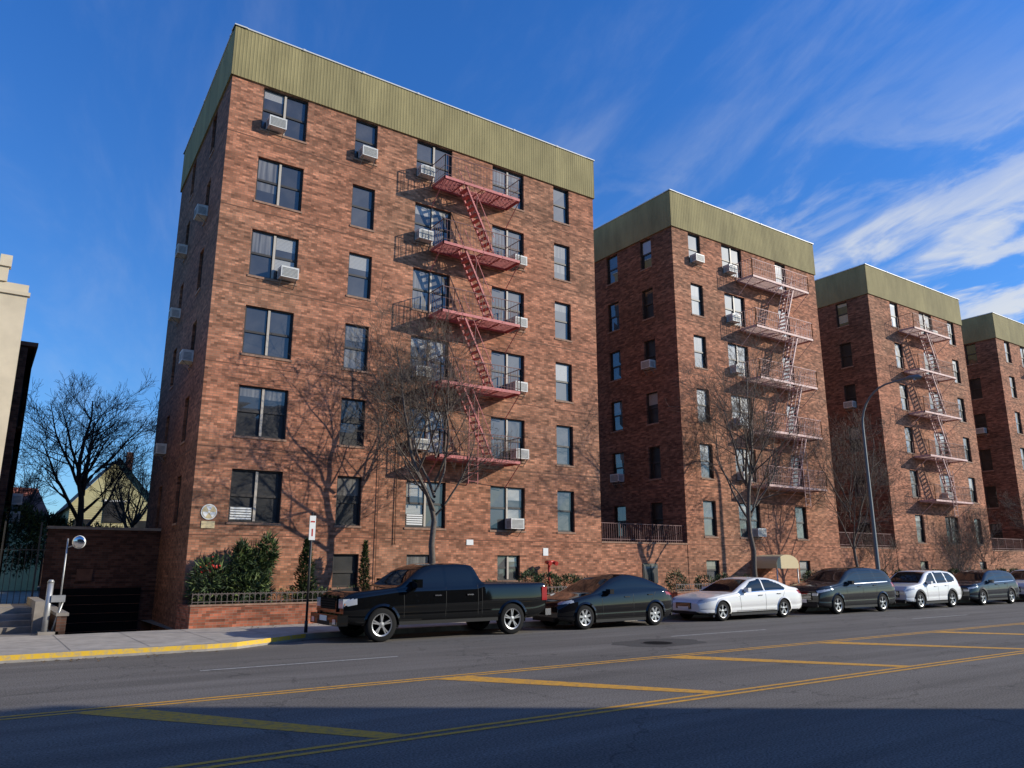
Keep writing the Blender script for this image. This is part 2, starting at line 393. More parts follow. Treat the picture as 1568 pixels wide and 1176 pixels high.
c1=[(6.45,8.1,2),(10.0,10.92,1),(12.65,14.3,2),(16.3,17.95,2),(19.6,20.5,1)]
ac1=[(6.95,6),(7.75,4),(10.5,6),(13.0,6),(13.0,5),(13.05,3),(13.05,2),(17.55,5),(17.55,4),(17.55,3),(17.6,2),(17.35,1)]
b1,f1,s1=building('brick_apartment_building',5.33,21.95,.44,10.3,c1,[(27.6,28.4),(31.8,32.6)],ac1,[(28,5),(32.2,5),(32.2,4),(28,3),(32.2,2)],[(10.0,10.92,1.15,2.25),(12.75,13.75,1.3,2.25),(16.64,17.7,1.3,2.25)])
fire_escape(b1,f1,13.35-5.33,17.0-5.33,LV,14.35-5.33,15.75-5.33,['fe','fer'],lad=14.8-5.33)
mb=MB()
for (a,b) in((6.5,7.2),(12.72,13.4)):
    a-=5.33;b-=5.33; z=WT-WH+.07
    mb.box(a,b,-.14,-.10,z,z+.42,1,f1)
    for k in range(5): mb.box(a+.02,b-.02,-.10,-.08,z+.03+k*.08,z+.075+k*.08,0,f1)
mb.obj('window_louvre',['white','acd'],b1)
mb=MB()
cx,cz=5.86-5.33,3.5
mb.box(cx-.2,cx+.2,.004,.02,cz-.5,cz-.28,1,f1); 
def disc(mb,fr,u,z,r,w,m,n=28,a0=0,a1=2*math.pi,ri=0):
    for k in range(n):
        t0=a0+(a1-a0)*k/n;t1=a0+(a1-a0)*(k+1)/n
        mb.quad(fr(u+ri*math.cos(t0),w,z+ri*math.sin(t0)),fr(u+r*math.cos(t0),w,z+r*math.sin(t0)),fr(u+r*math.cos(t1),w,z+r*math.sin(t1)),fr(u+ri*math.cos(t1),w,z+ri*math.sin(t1)),m)
disc(mb,f1,cx,cz,.24,.02,0); disc(mb,f1,cx,cz,.21,.024,1)
for k in range(3): disc(mb,f1,cx,cz,.19,.028,0,n=6,a0=R(90+120*k-30),a1=R(90+120*k+30),ri=.05)
disc(mb,f1,cx,cz,.035,.028,0)
mb.obj('fallout_shelter_sign',['white','tan'],b1)
mb=MB()
mb.box(9.9,10.2,.004,.02,2.62,2.82,0,f1); mb.box(13.5,13.75,.004,.02,2.25,2.55,0,f1)
mb.obj('notice_plate',['white'],b1)
mb=MB()
mb.tube(f1(6.9,.05,2.6),f1(6.9,.05,8.6),.015,n=5); mb.tube(f1(6.9,.05,8.6),f1(7.3,.05,8.6),.015,n=5)
mb.tube(f1(6.2,.05,1.0),f1(6.2,.05,6.6),.012,n=5)
mb.obj('wall_conduit',['joint'],b1)
mb=MB()
mb.tube((18.9,24.9,.6),(18.9,24.9,2.0),.05,n=10); mb.tube((18.7,24.8,2.0),(19.1,24.8,2.0),.06,n=10)
for x in(18.74,19.06): mb.tube((x,24.9,2.0),(x,24.65,1.95),.06,.075,n=12); mb.tube((x,24.65,1.95),(x,24.6,1.94),.085,n=12)
mb.obj('fire_standpipe',['red'])

def mk(name,x0,x1,cols,ac,fe,mats,bc):
    e,f,s=building(name,x0,x1,0,13,cols,[(26.7,27.5),(29.3,30.2),(33,33.8),(36,36.8)],ac,[(27.1,4),(29.7,2)],bc,style=1)
    fire_escape(e,f,fe[0]-x0,fe[1]-x0,LV,fe[2]-x0,fe[3]-x0,mats,lad=(fe[2]+fe[3])/2-x0)
    return e,f,s
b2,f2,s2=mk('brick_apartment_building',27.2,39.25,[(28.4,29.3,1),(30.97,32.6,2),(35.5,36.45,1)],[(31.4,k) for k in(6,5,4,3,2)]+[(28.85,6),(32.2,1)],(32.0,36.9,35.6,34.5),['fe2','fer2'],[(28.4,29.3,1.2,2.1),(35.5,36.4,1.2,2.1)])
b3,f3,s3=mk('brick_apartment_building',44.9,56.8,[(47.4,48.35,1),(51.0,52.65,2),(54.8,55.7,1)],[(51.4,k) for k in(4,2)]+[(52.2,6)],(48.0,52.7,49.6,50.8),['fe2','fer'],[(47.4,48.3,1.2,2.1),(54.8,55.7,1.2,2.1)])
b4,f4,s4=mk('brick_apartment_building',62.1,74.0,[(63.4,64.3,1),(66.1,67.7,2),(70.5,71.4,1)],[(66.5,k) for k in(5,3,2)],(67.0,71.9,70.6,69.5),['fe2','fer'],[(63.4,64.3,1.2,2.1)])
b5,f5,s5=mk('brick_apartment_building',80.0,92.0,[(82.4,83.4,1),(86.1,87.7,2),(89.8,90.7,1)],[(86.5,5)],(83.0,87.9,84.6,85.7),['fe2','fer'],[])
mb=MB(); mb.box(88,110,46,58,0,33,0); mb.box(88,110.3,45.8,58,33.003,33.4,1)
for x in (89,92,95,98): mb.box(x,x+1.4,45.94,45.997,28.5,30.6,2)
mb.obj('background_building',['brick_dark','coping','g','white'])

def court(x0,x1):
    mb=MB(); mb.box(x0+.003,x1-.003,FY+.02,FY+.32,-.5,2.8,0); mb.box(x0+.003,x1-.003,FY-.01,FY+.35,2.803,2.87,1)
    n=int((x1-x0)/.13)
    for i in range(n+1):
        x=x0+.08+(x1-x0-.16)*i/n; mb.tube((x,FY+.15,2.87),(x,FY+.15,3.66),.010 if i%9 else .025,n=4,m=2,cap=False)
    for z in(3.66,2.98): mb.tube((x0+.05,FY+.15,z),(x1-.05,FY+.15,z),.022,n=4,m=2)
    mb.quad((x0,FY+.33,2.6),(x1,FY+.33,2.6),(x1,FY+16,2.6),(x0,FY+16,2.6),3)
    mb.obj('courtyard_wall',['brick','sill','fer','conc2'])
court(21.95,27.2); court(39.25,44.9); court(56.8,62.1)
mb=MB(); mb.box(24.3,25.2,FY-.01,FY+.019,1.1,1.95,0); mb.box(24.35,24.72,FY-.03,FY-.013,1.15,1.9,1); mb.box(24.78,25.15,FY-.03,FY-.013,1.15,1.9,1)
mb.obj('basement_window',['frame','g'])

for ax in(31.6,):
    mb=MB(); n=10; w=1.7; pts=[]
    for i in range(n+1):
        t=math.pi*i/n; pts.append((ax+w/2-w/2*math.cos(t),1.95+.42*math.sin(t)))
    for p,q in zip(pts,pts[1:]): mb.quad((p[0],23.7,p[1]),(q[0],23.7,q[1]),(q[0],FY-.01,q[1]),(p[0],FY-.01,p[1]),0,True); mb.quad((p[0],23.7,1.72),(q[0],23.7,1.72),(q[0],23.7,q[1]),(p[0],23.7,p[1]),0)
    mb.box(ax,ax+.01,23.7,FY-.01,1.72,1.95,0); mb.box(ax+w,ax+w+.01,23.7,FY-.01,1.72,1.95,0)
    mb.tube((ax+.05,23.75,.15),(ax+.05,23.75,1.95),.03,m=1); mb.tube((ax+w-.05,23.75,.15),(ax+w-.05,23.75,1.95),.03,m=1)
    mb.obj('entrance_awning',['tan','steel'])

# ---------------------------------------------------------------- ground
def ground():
    mb=MB()
    xs=[-1500,2.2,5.2,1500]; ys=[-1500,23.5,31,1500]
    for i in range(3):
        for j in range(3):
            if i==1 and j==1: continue
            mb.quad((xs[i],ys[j],-.03),(xs[i+1],ys[j],-.03),(xs[i+1],ys[j+1],-.03),(xs[i],ys[j+1],-.03))
    mb.obj('ground',['land'])
    mb=MB(); mb.quad((-300,2.8,0),(500,2.8,0),(500,21.5,0),(-300,21.5,0)); mb.obj('road',['asphalt'])
    path=[(-120,18.85),(4.6,18.85),(5.3,18.95),(7.4,20.25),(8.2,20.4),(300,20.4)]
    kb=MB()
    back=[(a,b+.16) for a,b in path]
    for i in range(len(path)-1):
        a,b=path[i],path[i+1];c,d=back[i],back[i+1]
        m=1 if b[0]<7.5 else 0
        kb.quad((a[0],a[1],0),(b[0],b[1],0),(b[0],b[1]+.004,.05),(a[0],a[1]+.004,.05),0)
        kb.quad((a[0],a[1]+.004,.05),(b[0],b[1]+.004,.05),(b[0],b[1]+.01,.15),(a[0],a[1]+.01,.15),m)
        kb.quad((a[0],a[1]+.01,.15),(b[0],b[1]+.01,.15),(d[0],d[1],.153),(c[0],c[1],.153),0)
    kb.obj('kerb',['kerb','yk'])
    sw=MB()
    for i in range(len(back)-1):
        c,d=back[i],back[i+1]
        sw.quad((c[0],c[1],.15),(d[0],d[1],.15),(d[0],23.52,.15),(c[0],23.52,.15),0)
    x=-30.
    while x<120:
        y0=19.1 if x<5 else (20.6 if x>8 else 20.2)
        sw.quad((x,y0,.154),(x+.015,y0,.154),(x+.015,23.5,.154),(x,23.5,.154),1); x+=1.52
    for y in(22.0,): sw.quad((-60,y,.155),(200,y,.155),(200,y+.015,.155),(-60,y+.015,.155),1)
    for y in(20.4,): sw.quad((-60,y,.155),(5,y,.155),(5,y+.015,.155),(-60,y+.015,.155),1)
    sw.quad((-60,23.5,.146),(2.0,23.5,.146),(2.0,40,.146),(-60,40,.146),2)
    sw.obj('sidewalk',['conc','conc2','conc2'])
    ns=MB(); ns.box(-200,300,-6,2.65,-.02,.15,0); ns.box(-200,300,2.653,2.8,-.02,.152,1); ns.obj('near_sidewalk',['conc','kerb'])
    rp=MB(); rp.quad((2.2,23.5,.15),(5.2,23.5,.15),(5.2,31,-1.3),(2.2,31,-1.3),0)
    rp.obj('garage_ramp',['conc2'])
ground()
mb=MB(); z=.004
for y in(12.1,12.3): mb.quad((-120,y,z),(250,y,z),(250,y+.09,z),(-120,y+.09,z),0)
for y in(8.2,8.4): mb.quad((-120,y,z),(250,y,z),(250,y+.09,z),(-120,y+.09,z),0)
for k in range(-6,20):
    xs=1.35+5.4*k
    mb.quad((xs,12.095,z),(xs+.7,12.095,z),(xs+3.0,8.495,z),(xs+2.65,8.495,z),0)
for k in range(-6,16):
    x0=3.7+12.2*k; mb.quad((x0,15.45,z),(x0+4,15.45,z),(x0+4,15.54,z),(x0,15.54,z),1)
mb.obj('road_marking',['yl','wl'])
mb=MB()
fg=lambda u,w,zz:(14.3+u,14.4+zz,.004+w)
disc(mb,fg,0,0,.42,.004,0); disc(mb,fg,0,0,.36,.008,1)
mb.obj('manhole_cover',['rust','black'])
g_=random.Random(5); mb=MB(); cpt=mb.v((14.4,14.45,.003)); rg_=[]
for k in range(22):
    t=2*math.pi*k/22; r_=1.0+g_.uniform(-.12,.12); rg_.append(mb.v((14.4+1.3*r_*math.cos(t),14.45+.85*r_*math.sin(t),.003)))
for k in range(22): mb.f([cpt,rg_[k],rg_[(k+1)%22]],0)
mb.obj('road_patch',['patch'])
mb=MB()
for i in range(700):
    if g_.random()<.6: x=g_.uniform(-3,40); y=(18.8 if x<5 else 20.3)-abs(g_.gauss(0,.25)); z0=.006
    else: x=g_.uniform(6,40); y=23.4-abs(g_.gauss(0,.5)); z0=.158
    a=g_.uniform(0,6.28); s_=g_.uniform(.02,.05); dx,dy=math.cos(a)*s_,math.sin(a)*s_
    mb.quad((x-dx,y-dy,z0),(x+dy*.6,y-dx*.6,z0+.012),(x+dx,y+dy,z0+.004),(x-dy*.6,y+dx*.6,z0+.015))
mb.obj('fallen_leaves',['leaf'])

# ---------------------------------------------------------------- planters
def planter(x0,x1):
    mb=MB(); y=23.5
    mb.box(x0,x1,y,y+.22,-.2,.74,0); mb.box(x0-.02,x1+.02,y-.02,y+.24,.743,.79,1)
    mb.box(x0,x0+.22,y+.243,FY-.003,-.2,.74,0); mb.box(x1-.22,x1,y+.243,FY-.003,-.2,.74,0)
    mb.quad((x0,y+.1,.66),(x1,y+.1,.66),(x1,FY+.1,.66),(x0,FY+.1,.66),2)
    n=int((x1-x0)/.16)
    for i in range(n+1):
        x=x0+.05+(x1-x0-.1)*i/n; mb.tube((x,y+.1,.79),(x,y+.1,1.12),.010,n=4,m=3,cap=False)
        if i<n: 
            xm=x+.08; mb.tube((x,y+.1,1.02),(xm,y+.1,1.1),.007,n=4,m=3,cap=False); mb.tube((xm,y+.1,1.1),(x+.16,y+.1,1.02),.007,n=4,m=3,cap=False)
    for z in(1.08,.86): mb.tube((x0+.05,y+.1,z),(x1-.05,y+.1,z),.012,n=4,m=3)
    mb.obj('brick_planter',['brick_wall','sill','soil','fencep'])
planter(5.2,23.2); planter(24.6,31.2); planter(33.8,44); planter(46,60)

# ---------------------------------------------------------------- vegetation
def tree(name,x,y,z,h,clear,spread,r0,seed,mats,levels=4,dens=1.0,up=.35,rmin=.0045):
    rg=random.Random(seed); mb=MB()
    def grow(p,d,L,r,lv):
        n=max(3,int(L/.28)) if lv<2 else 4
        pts=[p.copy()];rad=[r];q=p.copy();dd=d.copy()
        for i in range(n):
            dd=(dd+Vector((rg.uniform(-1,1),rg.uniform(-1,1),rg.uniform(-.6,1)))*(.10+.05*lv)+Vector((0,0,up*.12))).normalized()
            q=q+dd*(L/n)
            if y<FY<y+6 and q.y>FY-.15: q.y=FY-.15-rg.random()*.1
            pts.append(q.copy()); rad.append(max(rmin,r*(1-.82*(i+1)/n)))
        mb.path(pts,rad,n=(7,5,4,3,3,3)[min(lv,5)],m=0 if lv<2 else 1)
        if lv>=levels: return
        nc=int({1:10,2:8,3:5,4:4}.get(lv,4)*dens)
        for c in range(nc):
            t=rg.uniform(.22,1) if lv>0 else 1
            i=min(n-1,int(t*n)); a=pts[i].lerp(pts[i+1],t*n-i if t*n-i<=1 else 1)
            dir_=(pts[i+1]-pts[i]).normalized()
            perp=dir_.cross(Vector((rg.uniform(-1,1),rg.uniform(-1,1),rg.uniform(-1,1)))).normalized()
            ang=R(rg.uniform(28,58)); nd=(dir_*math.cos(ang)+perp*math.sin(ang)).normalized()
            grow(a,nd,L*rg.uniform(.38,.62)*(1.15-.45*t),max(rmin*1.2,rad[i]*.5),lv+1)
    base=Vector((x,y,z)); pts=[base+Vector((rg.uniform(-.04,.04)*k,rg.uniform(-.03,.03)*k,clear*k/4)) for k in range(5)]
    mb.path([base-Vector((0,0,.2))]+pts,[r0*1.35,r0*1.2]+[r0*(1-.06*k) for k in range(1,5)],n=9,m=0)
    top=pts[-1]; grow(top,Vector((rg.uniform(-.1,.1),rg.uniform(-.1,.1),1)).normalized(),h-clear,r0*.72,1)
    nl=8
    for k in range(nl):
        a=2*math.pi*k/nl+rg.uniform(-.4,.4); t=k/nl
        s=top+Vector((0,0,(h-clear)*rg.uniform(-.03,.38))); 
        d=Vector((math.cos(a)*spread,math.sin(a)*spread,1.0)).normalized()
        grow(s,d,(h-clear)*rg.uniform(.6,.85)*(1-.25*t),r0*rg.uniform(.32,.46),1)
    return mb.obj(name,mats)
tree('bare_street_tree',12.7,23.15,.15,9.7,3.2,.95,.125,11,['bark','twig'])
tree('bare_street_tree',28.5,22.6,.15,10.6,3.1,.85,.14,23,['bark','twig'])
tree('bare_street_tree',37.2,23.0,.15,8.6,2.6,.7,.09,31,['bark','twig'])
tree('bare_tree',3.75,39,0,9.2,3.0,.8,.22,44,['barkd','barkd'],dens=1.1,rmin=.006)
tree('bare_tree',7.2,48,0,7.0,2.5,.9,.18,45,['barkd','barkd'],rmin=.006,dens=.8)
tree('bare_tree',.8,46,0,7.0,2.0,.9,.16,46,['barkd','barkd'],rmin=.006)
tree('bare_shrub',41.5,24.3,.6,3.0,.3,1.0,.04,52,['twig','twig'],levels=3)
tree('bare_shrub',49.5,24.2,.6,4.2,.3,.8,.05,53,['twig','twig'],levels=3)
tree('bare_shrub',53.5,24.2,.6,4.4,.3,.9,.05,54,['twig','twig'],levels=3)
tree('bare_street_tree',58,21.3,.15,7,2.0,.9,.1,55,['bark','twig'])

def foliage(name,clumps,n,size,seed,elong=1.0,extra=None):
    rg=random.Random(seed); mb=MB()
    for (c,rx,ry,rz) in clumps:
        c=Vector(c); k=int(n*(rx*ry*rz)**.5/.2)
        subs=[(Vector((rg.gauss(0,1),rg.gauss(0,1),rg.gauss(0,1))).normalized(),rg.random()) for _ in range(14)]
        for i in range(k):
            s,tone=rg.choice(subs)
            d=(s+Vector((rg.gauss(0,.5),rg.gauss(0,.5),rg.gauss(0,.5)))).normalized()
            rr=rg.uniform(.45,1.0)**.6*(1+.22*(tone-.5))
            p=c+Vector((d.x*rx,d.y*ry,d.z*rz))*rr
            a=(d+Vector((rg.gauss(0,.6),rg.gauss(0,.6),rg.gauss(0,.6)+.3))).normalized(); b=a.cross(Vector((rg.gauss(0,1),rg.gauss(0,1),rg.gauss(0,1)))).normalized()
            L=size*rg.uniform(.6,1.5)*elong; W=size*rg.uniform(.3,.6)
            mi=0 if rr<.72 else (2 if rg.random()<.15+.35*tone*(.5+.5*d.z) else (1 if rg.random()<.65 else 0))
            mb.quad(p-b*W*.5,p+a*L*.5-b*W*.2,p+a*L,p+b*W*.5+a*L*.3,mi)
    if extra: extra(mb)
    return mb.obj(name,['lf1','lf2','lf3','barkd','red'])
def spruce(name,x,y,z,h,r,seed,n=1500,size=.1):
    rg=random.Random(seed); mb=MB(); mb.tube((x,y,z-.1),(x,y,z+h*.9),.04,.01,m=3)
    for i in range(n):
        t=rg.random()**1.5; a=rg.uniform(0,2*math.pi); rr=r*(1-t)**.8*(.75+.3*math.sin(a*3+t*25))*rg.uniform(.45,1)+.02
        p=Vector((x+rr*math.cos(a),y+rr*math.sin(a),z+t*h+rg.uniform(-.04,.04)))
        o=Vector((math.cos(a),math.sin(a),rg.uniform(.1,1.2))).normalized(); b=o.cross(Vector((0,0,1))+Vector((rg.gauss(0,.4),rg.gauss(0,.4),0))).normalized()
        L=size*rg.uniform(.8,1.6);W=size*.35
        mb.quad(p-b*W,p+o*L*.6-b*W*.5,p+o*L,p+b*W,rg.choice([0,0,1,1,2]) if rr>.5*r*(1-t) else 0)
    return mb.obj(name,['lf1','lf2','lf3','barkd'])
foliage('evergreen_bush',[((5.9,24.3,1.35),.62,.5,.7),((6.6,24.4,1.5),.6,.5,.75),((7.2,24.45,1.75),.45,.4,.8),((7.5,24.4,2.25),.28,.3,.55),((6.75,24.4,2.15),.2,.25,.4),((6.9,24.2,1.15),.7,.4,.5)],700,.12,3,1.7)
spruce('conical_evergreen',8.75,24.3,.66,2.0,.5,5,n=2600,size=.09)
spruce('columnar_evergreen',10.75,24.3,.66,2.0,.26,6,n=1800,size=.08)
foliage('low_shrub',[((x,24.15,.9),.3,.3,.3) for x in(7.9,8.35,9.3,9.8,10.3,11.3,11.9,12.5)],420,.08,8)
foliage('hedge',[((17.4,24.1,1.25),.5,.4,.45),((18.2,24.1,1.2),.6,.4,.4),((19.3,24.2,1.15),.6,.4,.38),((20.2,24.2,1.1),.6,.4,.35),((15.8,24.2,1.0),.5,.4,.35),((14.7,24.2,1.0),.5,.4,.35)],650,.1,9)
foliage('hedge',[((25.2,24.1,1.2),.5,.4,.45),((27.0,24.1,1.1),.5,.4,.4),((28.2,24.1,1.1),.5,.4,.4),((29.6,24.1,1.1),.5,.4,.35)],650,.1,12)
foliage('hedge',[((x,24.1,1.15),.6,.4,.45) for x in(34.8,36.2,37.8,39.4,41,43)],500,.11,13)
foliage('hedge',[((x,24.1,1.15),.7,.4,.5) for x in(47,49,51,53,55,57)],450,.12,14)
def fl(mb):
    g=random.Random(4)
    for i in range(26):
        p=Vector((5.72+g.gauss(0,.2),23.95+g.gauss(0,.1),1.8+g.gauss(0,.13))); a=Vector((g.gauss(0,1),g.gauss(0,1),g.gauss(0,1))).normalized()*.04; b=a.cross(Vector((g.gauss(0,1),g.gauss(0,1),1))).normalized()*.03
        mb.quad(p-a,p-b,p+a,p+b,4)
foliage('flowering_shrub',[((5.75,23.95,1.45),.3,.25,.4)],400,.08,15,extra=fl)
foliage('evergreen_bush',[((-.1,33,3.2),1.0,.8,1.8),((1.2,34,2.8),.9,.8,1.3)],500,.16,21)
foliage('evergreen_bush',[((2.4,42,3.0),1.6,.8,1.2),((5.0,43,2.8),1.6,.8,1.0)],450,.2,22)

# ---------------------------------------------------------------- left side setting
mb=MB()
mb.box(2.0,5.62,31.0,31.3,-1.6,3.1,0); mb.box(1.95,5.62,30.95,31.35,3.103,3.2,1)
mb.box(2.4,5.1,30.96,30.997,-1.3,1.1,2)
mb.box(3.0,3.5,30.93,30.957,1.35,1.75,3)
mb.box(1.98,2.2,23.62,30.94,-1.6,.6,0); mb.box(1.95,2.24,23.6,30.94,.603,.68,1)
for i in range(8): mb.box(2.4,5.1,30.94,30.957,-1.25+i*.3,-1.235+i*.3,3)
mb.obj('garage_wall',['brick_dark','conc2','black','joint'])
e=empty('beige_building'); mb=MB(); fr=Fr(-14,26.2,1,0,0,-1)
ops=[(a,a+1.1,z0,z0+1.5,1) for a in(1,3.6,6.2,8.8,11.4) for z0 in(1.6,4.6,7.4)]
facade(mb,fr,0,14.32,-.1,10.1,ops,.13); sfr=Fr(.32,26.2,0,1,1,0); facade(mb,sfr,0,6,-.1,10.1,[],.1)
mb.box(-14,.32,26.4,32.2,10.0,10.1,0)
mb.box(10.5,13.75,-.25,.06,10.103,10.55,0,fr); mb.box(11.2,13.2,-.25,.08,10.553,10.8,0,fr); mb.box(13.5,13.8,-.2,.12,10.553,10.9,0,fr)
mb.box(-.1,14.38,-.15,.06,9.75,9.86,0,fr)
mb.obj('walls',['beige'],e); wb=MB()
for o in ops: window(wb,fr,*o)
wb.obj('windows',WM,e)
e=empty('dark_brick_building'); mb=MB(); sfr=Fr(.85,32.3,0,1,1,0)
so=[(u,u+.9,z0,z0+1.5,1) for u in(1.2,4.2,7) for z0 in(1.2,4.0,6.9)]
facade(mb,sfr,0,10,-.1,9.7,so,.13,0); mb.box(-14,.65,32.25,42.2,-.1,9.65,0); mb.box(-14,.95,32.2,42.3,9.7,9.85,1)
mb.obj('walls',['brick_dark','joint'],e); wb=MB(); ab=MB()
for o in so: window(wb,sfr,*o); 
for (u,z) in((1.65,4.05),(4.65,4.05),(1.65,3.4)): acunit(ab,sfr,u,z)
wb.obj('windows',WM,e); ab.obj('air_conditioners',['ac','acd'],e)
e=empty('gabled_house'); mb=MB(); K=1.18
h0=lambda *a:[q*K for q in a]
x0,x1,xm=h0(4.6,9.8,7.1); y,yb=66,78; zt=6.3; zp=9.9
mb.box(x0,x1,y,yb,0,zt,0); mb.f([mb.v((x0,y,zt)),mb.v((x1,y,zt)),mb.v((xm,y,zp))],0)
mb.quad((x0-.3,y-.3,zt-.35),(xm,y-.3,zp+.05),(xm,yb,zp+.05),(x0-.3,yb,zt-.35),1); mb.quad((x1+.3,y-.3,zt-.35),(xm,y-.3,zp+.05),(xm,yb,zp+.05),(x1+.3,yb,zt-.35),1)
for i in range(40): mb.box(x0,x1,y-.02,y-.0,.1+i*.155,.115+i*.155,3)
mb.box(xm-.7,xm+.7,y-.06,y-.025,5.0,6.6,2); mb.box(xm-.8,xm+.8,y-.09,y-.062,6.6,6.72,4); mb.box(5.8,6.9,y-.06,y-.025,3.6,5.2,2); mb.box(9.8,10.9,y-.06,y-.025,3.6,5.2,2)
mb.box(9.4,9.9,70,70.6,8,11,5)
mb.obj('house_shell',['siding','joint','g','sill','white','brick_dark'],e)
e=empty('red_roof_house'); mb=MB(); mb.box(-1,4.3,70,78,0,5.4,0)
mb.quad((-1.3,69.7,5.3),(4.6,69.7,5.3),(3.6,74,8.0),(-.4,74,8.0),1); mb.quad((4.6,69.7,5.3),(4.6,78.3,5.3),(3.6,74,8.0),(3.6,74,8.0),1); mb.quad((-1.3,78.3,5.3),(4.6,78.3,5.3),(3.6,74,8.0),(-.4,74,8.0),1)
mb.box(1,2,69.95,69.995,3.2,4.6,2); mb.obj('house_shell',['siding','roofr','g'],e)
mb=MB()
for i in range(60): mb.box(-9+i*1.6,-9+i*1.6+1.55,85+(i%3),95,0,4+2.2*random.Random(i).random(),0)
mb.obj('distant_buildings',['brick_dark'])
mb=MB()
for i in range(26):
    x=-2.2+i*.16; mb.tube((x,28.5,.15),(x,28.5,2.5 if i%6 else 3.2),.012 if i%6 else .035,n=4,cap=False)
for z in(.5,2.35): mb.tube((-2.2,28.5,z),(1.9,28.5,z),.02,n=4)
mb.obj('iron_fence',['iron'])
mb=MB()
for k in range(4): mb.box(-2.5,1.5,24.6+.32*k,24.6+.32*(k+1)-.003,.147,.3+.15*k,0)
mb.box(-2.5,1.5,25.9,28.3,.147,.75,0); mb.box(1.503,1.75,24.4,28.3,.147,.95,1)
mb.obj('entrance_steps',['conc2','conc2'])
mb=MB(); mb.box(-3,.35,24.0,24.3,.147,.95,0); mb.box(-3,.4,23.97,24.33,.953,1.02,1); mb.obj('low_stucco_wall',['beige','conc'])
mb=MB()
mb.tube((1.75,23.8,.1),(1.75,23.8,1.45),.075,n=12); mb.tube((1.75,23.8,1.45),(1.75,23.8,1.52),.09,.05,n=12)
mb.box(1.8,2.12,23.7,23.9,.95,1.12,0); mb.tube((2.1,23.8,1.05),(1.9,23.8,.15),.03,n=8)
mb.box(1.6,2.05,23.62,24.0,.147,.22,1)
mb.obj('gate_post',['steel','conc2'])
mb=MB()
mb.tube((2.08,24.6,.6),(2.08,24.6,2.6),.022,n=8,m=1); mb.tube((2.08,24.6,2.35),(2.3,24.4,2.45),.015,n=6,m=1)
c=Vector((2.32,24.38,2.5)); nv=Vector((-.6,-1,-.1)).normalized(); ax=nv.cross(Vector((0,0,1))).normalized(); ay=ax.cross(nv)
prev=None
for k in range(6):
    t=k/5; r=.17*math.sin(t*math.pi/2); dp=.05*math.cos(t*math.pi/2)
    ring=[mb.v(c+nv*dp+(ax*math.cos(2*math.pi*j/24)+ay*math.sin(2*math.pi*j/24))*max(r,.001)) for j in range(24)]
    if prev: 
        for j in range(24): mb.f([prev[j],prev[(j+1)%24],ring[(j+1)%24],ring[j]],0,True)
    prev=ring
mb.tube(c-nv*.04,c,.18,.172,n=24,m=2)
mb.obj('convex_mirror',['chrome','steel','white'])

mb=MB(); px,py=7.5,20.55
mb.tube((px,py,.1),(px,py,3.3),.032,n=8); mb.tube((px,py,.15),(px,py,.45),.045,n=8,m=0)
mb.box(px-.085,px+.085,py-.05,py-.035,2.55,3.2,1); mb.box(px-.02,px+.02,py-.053,py-.051,2.65,2.85,2); mb.box(px-.06,px+.06,py-.053,py-.051,3.02,3.06,2)
mb.obj('parking_sign',['iron','white','red'])
mb=MB(); lx,ly=35.6,21.0
pts=[(lx,ly,.15),(lx,ly,4),(lx,ly,8.6)];rad=[.11,.09,.065]
for k in range(1,9):
    t=k/8*math.pi/2; pts.append((lx,ly-1.7*(1-math.cos(t)),8.6+1.9*math.sin(t))); rad.append(.06-.002*k)
pts.append((lx,ly-2.5,10.55)); rad.append(.04)
mb.path(pts,rad,n=10); mb.tube((lx,ly,.15),(lx,ly,1.0),.2,.14,n=12)
p=[(lx,ly-2.4,10.56),(lx,ly-2.6,10.56),(lx,ly-3.05,10.5),(lx,ly-3.2,10.47)]; mb.path(p,[.05,.11,.12,.02],n=12,m=0)
mb.tube((lx,ly-2.85,10.47),(lx,ly-2.85,10.38),.10,.08,n=12,m=1)
mb.obj('street_lamp',['lampgrey','lens'])

# ---------------------------------------------------------------- building across the street
OH=12.8; OX=27.9
e=empty('opposite_building'); mb=MB(); fr=Fr(-50,-6,1,0,0,1)
ops=[(u,u+1.4,z0,z0+1.5,2) for u in [1.5+3.2*i for i in range(23)] for z0 in(1.3,4.3,7.3)]
facade(mb,fr,0,50+OX,0,OH,ops,.13); mb.box(-50,OX,-20,-6.2,0,OH,0); mb.box(-50,OX+.05,-6.2,-5.9,OH+.003,OH+.15,1)
mb.quad((OX,-6,0),(OX,-6.2,0),(OX,-6.2,OH),(OX,-6,OH),0)
mb.obj('walls',['brick_dark','coping'],e); wb=MB()
for o in ops: window(wb,fr,*o)
wb.obj('windows',WM,e)

